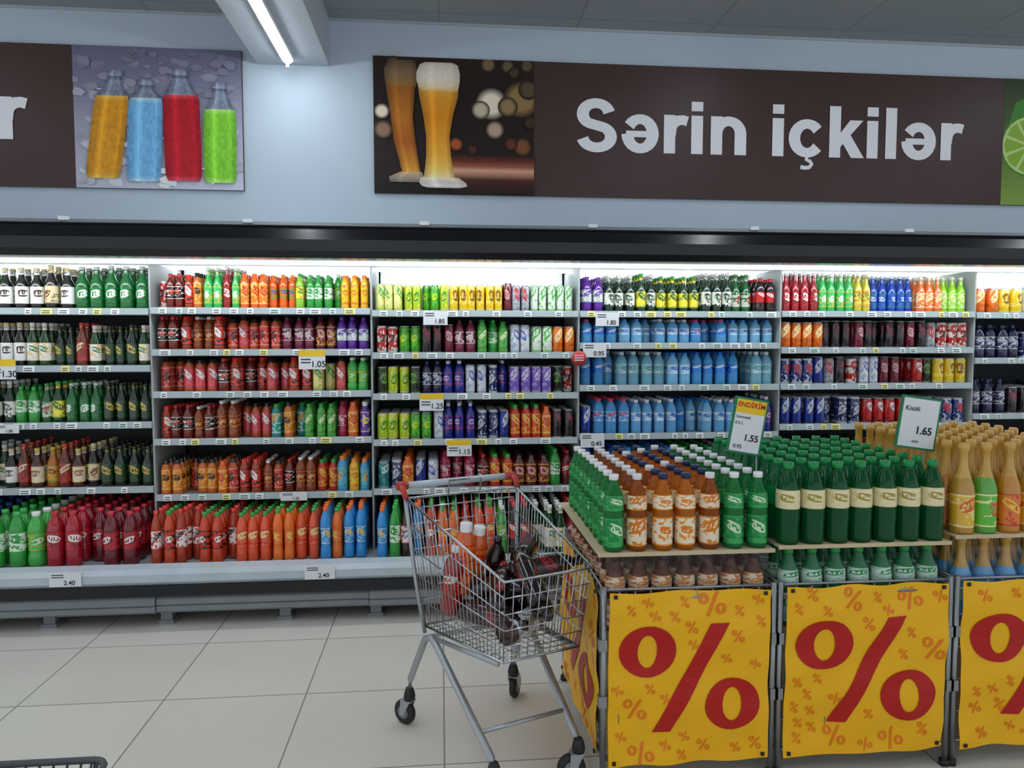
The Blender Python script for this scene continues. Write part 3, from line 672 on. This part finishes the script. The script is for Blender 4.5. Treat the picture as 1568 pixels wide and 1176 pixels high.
def bin_(x0, x1, ph, side, i):
    e = empty('wire_promotion_bin'); mb = MB()
    for x in (x0, x1):
        for y in (YF, YK):
            mb.tube([(x, y, .0), (x, y, ZR+.01)], .0105, 'galv', 8)
            mb.lathe([(0, 0), (.018, 0), (.018, .02), (0, .02)], 'rubber', 10, Matrix.Translation((x, y, 0)))
    for z in (ZR, .09):
        for off in ((0,) if z < .5 else (0, -.035)):
            mb.tube([(x0, YF, z+off), (x1, YF, z+off), (x1, YK, z+off), (x0, YK, z+off)], .006, 'galv', 6, closed=True)
    n = 11
    for k in range(1, n):
        x = x0+(x1-x0)*k/n
        for y in (YF, YK): mb.tube([(x, y, .09), (x, y, ZR)], .0025, 'galv', 5)
        mb.tube([(x, YF, .12), (x, YK, .12)], .0025, 'galv', 5)
    for k in range(1, 14):
        y = YF+(YK-YF)*k/14
        for x in (x0, x1): mb.tube([(x, y, .09), (x, y, ZR)], .0025, 'galv', 5)
    for z in (.2, .32, .44, .56):
        mb.tube([(x0, YF, z), (x1, YF, z), (x1, YK, z), (x0, YK, z)], .003, 'galv', 5, closed=True)
    for x in (x0-.004, x1+.004):
        for z in (.3, .5): mb.box(x-.014, x+.014, YF-.014, YF+.014, z-.02, z+.02, 'galv')
    mb.build('wire_cage', e)
    b2 = MB(); banner(b2, (x0+.016, YF, 0), (1, 0, 0), x1-x0-.032, .07, ZR-.008, ph)
    if side: banner(b2, (x0, YK-.03, 0), (0, -1, 0), YK-YF-.07, .07, ZR-.008, ph+3)
    b2.build('percent_banner', e)
    c = MB(); c.box(x0+.015, x1-.015, YF+.02, YK-.02, ZL-.02, ZL-.001, 'card'); c.box(x0+.02, x1-.02, YF+.03, YK-.03, .13, ZL-.02, 'card')
    o = -.02 if i == 0 else -.006
    c.box(x0+o, x1+.006, YF+.01, YK+.02, ZT[i]-.006, ZT[i]-.0005, 'card')
    c.box(x0+o, x1+.006, YF+.007, YF+.01, ZT[i]-.012, ZT[i]+.002, 'card')
    c.build('cardboard_trays', e)
    film = MB()
    def wv(p, q): return .004*math.sin(p*37+q*11)+.003*math.sin(p*90+q*60)+.002*math.sin(q*140+p*20)
    for (o, d, L_) in (((x0+.012, YF+.016), (1, 0), x1-x0-.024), ((x0+.012, YK-.03), (0, -1), YK-YF-.05)):
        nx, nz = 60, 12; vs = []; nrm = (d[1], -d[0])
        for j in range(nz+1):
            for k in range(nx+1):
                s_ = L_*k/nx; z = .60+(.20)*j/nz; ww = wv(s_+i, z)
                vs.append((o[0]+d[0]*s_+nrm[0]*ww, o[1]+d[1]*s_+nrm[1]*ww, z))
        film.raw(vs, [(j*(nx+1)+k, j*(nx+1)+k+1, (j+1)*(nx+1)+k+1, (j+1)*(nx+1)+k) for j in range(nz) for k in range(nx)], 'film', (1, 1, 1), True)
    if i != 1: film.build('shrink_wrap', e)
BX = [(.553, 1.160), (1.185, 1.821), (1.847, 2.483)]
lemO = S('lemo','e0801c','f4e8cc','e88018','1c2a50','lemonade_bottles','ee9428')
lemA = S('lemo','b8601c','f2e2c4','e07818','e8e4e8','lemonade_bottles','d88828')
lemG = S('lemo','22984a','168c46','d8ecc8','eceef0','lemonade_bottles','3aa85c')
lowA = S('lemo','7a3c18','f0dcc0','e09038','14141c','lemonade_bottles','c87838')
beG = S('beer','14864a','128046','128046','1c8c48','green_beer_bottles','128046')
beF = S('beer','0f6c38','ece0b4','a89030','1c8c48','green_beer_bottles','dcd4a0')
beL = S('lemo','4ca070','cce0d4','2a8a4a','2a9a4a','green_beer_bottles','98ccb0')
chO = S('champ','c88420','e87a18','f8c840','c89a40','sparkling_wine_bottles','c83818')
chG = S('champ','5aa83a','5cc030','e04030','c89a40','sparkling_wine_bottles','f0e8a0')
chY = S('champ','b88c30','e8b830','d85a20','cca048','sparkling_wine_bottles','f4e0a0')
chB = S('champ','5aa8e0','4aa4e4','a8d4f0','c89a40','sparkling_wine_bottles','70b8f0')
for i, (a, b_) in enumerate(BX):
    bin_(a, b_, 1.3+i*2.1, i == 0, i)
    w = b_-a-.02; n = 7; st = w/n
    for c in range(n):
        for r in range(9):
            put([lowA, beL, chB][i], a+.01+st*(c+.5), YF+.058+r*.083, ZL, min([.037, .038, .041][i], st*.47), [.268, .275, .305][i], 16)
    st = (b_-a)/n
    for c in range(n):
        for r in range(9):
            x = a+st*(c+.5)+random.uniform(-.003, .003); y = YF+.055+r*.084+random.uniform(-.003, .003)
            if i == 0:
                sp = lemG if c in (0, 5, 6) else (lemA if (c in (1,) or (c*3+r) % 4 == 0) else lemO)
                put(sp, x, y, ZT[0], .036, .268, 20, rot=random.uniform(-.35, .35))
            elif i == 1:
                put(beF if r == 0 else beG, x, y, ZT[1], .0425, .290, 20)
            else:
                sp = [chY, chG, chO, chY, chO, chG, chY][c] if r < 1 else [chY, chO][(c+r) % 2]
                put(sp, x, y, ZT[2], .041, .330, 20)

def stand_sign(x, y, z, w, h, roll, head, lines, sx, stemz):
    e = empty('framed_price_sign'); T = Matrix.Translation((x, y, z)) @ Matrix.Rotation(-roll, 4, 'Y')
    mb = MB(); mb.box(-w/2, w/2, 0, .008, -h/2, h/2, 'green', T=T); t = .008
    mb.box(-w/2+t, w/2-t, -.002, 0, -h/2+t, h/2-t, 'paper', T=T)
    if head: mb.box(-w/2+t, w/2-t, -.003, -.002, h/2-t-h*.24, h/2-t, 'yell', T=T)
    mb.tube([(sx, y+.012, z), (sx, y+.012, stemz)], .003, 'galv', 6)
    mb.build('frame', e)
    for (s, lx, lz, sz, mt, bo) in lines:
        p = T @ Vector((lx, -.0035, lz)); text('print', s, p, mt, size=sz, parent=e, bold=bo, T=Matrix.Rotation(-roll, 4, 'Y') @ Matrix.Rotation(math.pi/2, 4, 'X'), ext=.0003)
stand_sign(1.132, 2.631, 1.229, .129, .21, -.17, True, [('ENDİRİM', -.053, .070, .025, 'redink', .0005), ('Limonad', -.052, .027, .016, 'ink', 0), ('0.5 L', -.052, .004, .016, 'ink', 0), ('1.55', -.01, -.054, .034, 'ink', .0006), ('0.95', -.045, -.085, .020, 'ink', 0)], 1.173, .66)
stand_sign(1.804, 2.631, 1.233, .161, .20, -.14, False, [('Kisəli', -.064, .045, .026, 'ink', 0), ('1.65', -.012, -.040, .040, 'ink', .0008), ('AZN', -.02, -.075, .013, 'ink', 0)], 1.834, .66)

# ------------------------------------------------------------ shopping cart (local x = forward, local y = side)
O = Vector((.074, 3.032, 0)); fx, fy = .373, -.928
CT = Matrix(((fx, -fy, 0, O.x), (fy, fx, 0, O.y), (0, 0, 1, 0), (0, 0, 0, 1)))
cart = empty('shopping_cart'); mb = MB()
tr_ = {(-1, 0): (.04, -.245, .925), (1, 0): (.04, .245, .925), (-1, 1): (.74, -.165, .785), (1, 1): (.74, .165, .785)}
bt_ = {(-1, 0): (.10, -.20, .43), (1, 0): (.10, .20, .43), (-1, 1): (.69, -.145, .50), (1, 1): (.69, .145, .50)}
V3 = Vector
def patch(tl, tr2, bl, br, nu, nv, r1=.0017):
    tl, tr2, bl, br = map(V3, (tl, tr2, bl, br))
    for i in range(nu+1):
        t = i/nu; mb.tube([tl.lerp(tr2, t), bl.lerp(br, t)], r1, 'chrome', 5, CT)
    for j in range(nv+1):
        t = j/nv; mb.tube([tl.lerp(bl, t), tr2.lerp(br, t)], .0024 if 0 < j < nv else .003, 'chrome', 5, CT)
for s_ in (-1, 1): patch(tr_[s_, 0], tr_[s_, 1], bt_[s_, 0], bt_[s_, 1], 24, 5)
patch(tr_[-1, 1], tr_[1, 1], bt_[-1, 1], bt_[1, 1], 10, 5)
patch(tr_[-1, 0], tr_[1, 0], bt_[-1, 0], bt_[1, 0], 14, 5)
patch(bt_[-1, 0], bt_[1, 0], bt_[-1, 1], bt_[1, 1], 11, 12)
patch((.10, -.20, .90), (.10, .20, .90), (.19, -.17, .62), (.19, .17, .62), 9, 3)
mb.tube([(.05, -.07, .93), (.06, -.07, .985), (.06, .07, .985), (.05, .07, .93)], .004, 'chrome', 6, CT)
mb.tube([tr_[-1, 0], tr_[-1, 1], tr_[1, 1], tr_[1, 0]], .0055, 'chrome', 8, CT, closed=True)
mb.tube([bt_[-1, 0], bt_[-1, 1], bt_[1, 1], bt_[1, 0]], .005, 'chrome', 8, CT, closed=True)
mb.build('wire_basket', cart)
mb = MB()
mb.tube([(-.02, -.25, .965), (-.02, .25, .965)], .014, 'lip', 10, CT)
for s_ in (-1, 1):
    mb.tube([(-.02, s_*.262, .965), (-.02, s_*.220, .965)], .018, 'red', 12, CT)
    mb.tube([(-.02, s_*.25, .965), (.02, s_*.25, .955), (.045, s_*.247, .925)], .013, 'red', 8, CT)
mb.build('handle', cart)
mb = MB()
for s_ in (-1, 1):
    mb.tube([(.04, s_*.25, .93), (.08, s_*.222, .60), (.13, s_*.205, .41)], .008, 'legs', 8, CT)
    mb.tube([(.03, s_*.235, .145), (.045, s_*.235, .20), (.15, s_*.21, .395), (.20, s_*.205, .415), (.25, s_*.20, .395), (.64, s_*.165, .16), (.66, s_*.165, .115)], .0135, 'legs', 10, CT)
    mb.tube([(.20, s_*.20, .415), (.66, s_*.15, .485)], .009, 'legs', 8, CT)
mb.tube([(.16, -.2, .405), (.16, .2, .405)], .009, 'legs', 8, CT)
mb.tube([(.56, -.172, .21), (.56, .172, .21)], .008, 'legs', 8, CT)
mb.build('frame_legs', cart)
mb = MB()
for (lx, ly, a) in ((.03, -.235, .5), (.03, .235, -.8), (.66, -.165, .3), (.66, .165, 1.2)):
    T = CT @ Matrix.Translation((lx, ly, 0)) @ Matrix.Rotation(a, 4, 'Z')
    mb.lathe([(0, .105), (.021, .105), (.024, .12), (.02, .14), (.014, .155), (0, .155)], 'rubber', 14, T)
    for q in (-1, 1):
        vs = []
        for yy in (q*.019-.0025, q*.019+.0025):
            vs += [T @ V3(p) for p in ((-.036, yy, .04), (-.014, yy, .04), (.016, yy, .105), (-.03, yy, .105))]
        mb.raw(vs, [(0, 1, 2, 3), (7, 6, 5, 4), (0, 4, 5, 1), (1, 5, 6, 2), (2, 6, 7, 3), (3, 7, 4, 0)], 'legs')
    mb.box(-.03, .018, -.02, .02, .100, .106, 'legs', T=T)
    WT = T @ Matrix.Translation((-.025, 0, .05)) @ Matrix.Rotation(math.pi/2, 4, 'X')
    mb.lathe([(0, -.013), (.03, -.013), (.046, -.012), (.05, -.007), (.05, .007), (.046, .012), (.03, .013), (0, .013)], 'rubber', 24, WT)
    mb.lathe([(0, -.016), (.026, -.015), (.026, .015), (0, .016)], 'grey', 16, WT)
mb.build('casters', cart)
ckB = S('pet','1c0608','5c1018','b8a098','8c1820','cola_bottles','1c0608'); ckC = S('pet','160606','1c0e0c','a01828','181010','cola_bottles','50181c')
ckS = S('glass','301008','c8ccd0','8c7a60','c8ccd0','cola_bottles','888c90'); ckR = S('pet','a02018','c8301c',W_,'e8e8e8','cola_bottles','8c1810')
ckO = S('juice','d8601c','e8701c','f8e0a0','e8e8e8','cola_bottles','d83818')
for (lx, ly, z, yaw, pitch, sp) in [(.24,-.11,.53,.2,85,ckB),(.22,-.01,.53,.1,88,ckC),(.22,.09,.53,-.1,86,ckB),(.30,-.07,.62,.5,80,ckC),(.28,.06,.63,-.5,78,ckB),(.42,.02,.70,1.3,84,ckC),(.52,-.08,.60,2.6,70,ckB),(.62,.03,.64,3.0,60,ckC),(.60,-.10,.55,1.9,82,ckS),(.24,-.14,.52,.05,10,ckR),(.22,.04,.52,.3,8,ckC),(.22,-.05,.58,.3,12,ckO),(.36,.09,.72,2.4,85,ckB),(.38,-.13,.57,.4,88,ckC),(.44,.10,.60,-.3,84,ckC),(.26,-.10,.60,.1,6,ckO)]:
    T = CT @ Matrix.Translation((lx, ly, z)) @ Matrix.Rotation(yaw, 4, 'Z') @ Matrix.Rotation(math.radians(pitch), 4, 'Y')
    put(sp, 0, 0, 0, .041, .27, 18, T=T)

e = empty('shopping_basket'); mb = MB()
bx0, bx1, by0, by1, zt = -1.52, -1.03, 2.02, 2.33, .25
def rr(x0, x1, y0, y1, z, r=.05):
    o = []
    for cx, cy, a in ((x1-r, y1-r, 0), (x0+r, y1-r, 90), (x0+r, y0+r, 180), (x1-r, y0+r, 270)):
        for k in range(5): t = math.radians(a+22.5*k); o.append((cx+r*math.cos(t), cy+r*math.sin(t), z))
    return o
mb.tube(rr(bx0, bx1, by0, by1, zt), .011, 'baskt', 8, closed=True)
for k in range(5):
    f = k/5; ins = .05*(1-f); mb.tube(rr(bx0+ins, bx1-ins, by0+ins, by1-ins, .01+.2*f), .005, 'baskt', 6, closed=True)
tp = rr(bx0, bx1, by0, by1, zt); bo = rr(bx0+.05, bx1-.05, by0+.05, by1-.05, .01)
for a, b_ in zip(tp, bo): mb.tube([a, b_], .004, 'baskt', 5)
for k in range(1, 12):
    x = bx0+.05+(bx1-bx0-.1)*k/12; xt = bx0+(bx1-bx0)*k/12
    mb.tube([(x, by0+.05, .01), (x, by1-.05, .01)], .004, 'baskt', 5)
    mb.tube([(xt, by1, zt), (x, by1-.05, .01)], .004, 'baskt', 5); mb.tube([(xt, by0, zt), (x, by0+.05, .01)], .004, 'baskt', 5)
mb.build('basket_frame', e)

flush(lambda c: 'prodt' if c in ('lemonade_bottles', 'green_beer_bottles') else ('prodw' if c == 'water_bottles' else 'prod'))

# ------------------------------------------------------------ world & camera
w = bpy.data.worlds.new('world'); scene.world = w; w.use_nodes = True
bg = w.node_tree.nodes['Background']; bg.inputs[0].default_value = (.87, .93, 1, 1); bg.inputs[1].default_value = .75
cam = bpy.data.cameras.new('camera'); co = bpy.data.objects.new('camera', cam); scene.collection.objects.link(co)
cam.sensor_width = 36; cam.lens = 25.99; cam.clip_start = .05
F = Vector((.0957, .9936, -.0600)).normalized(); R = Vector((.9954, -.0958, 0)).normalized(); U = R.cross(F)
co.matrix_world = Matrix(((R.x, U.x, -F.x, 0), (R.y, U.y, -F.y, 0), (R.z, U.z, -F.z, 1.55), (0, 0, 0, 1)))
scene.camera = co
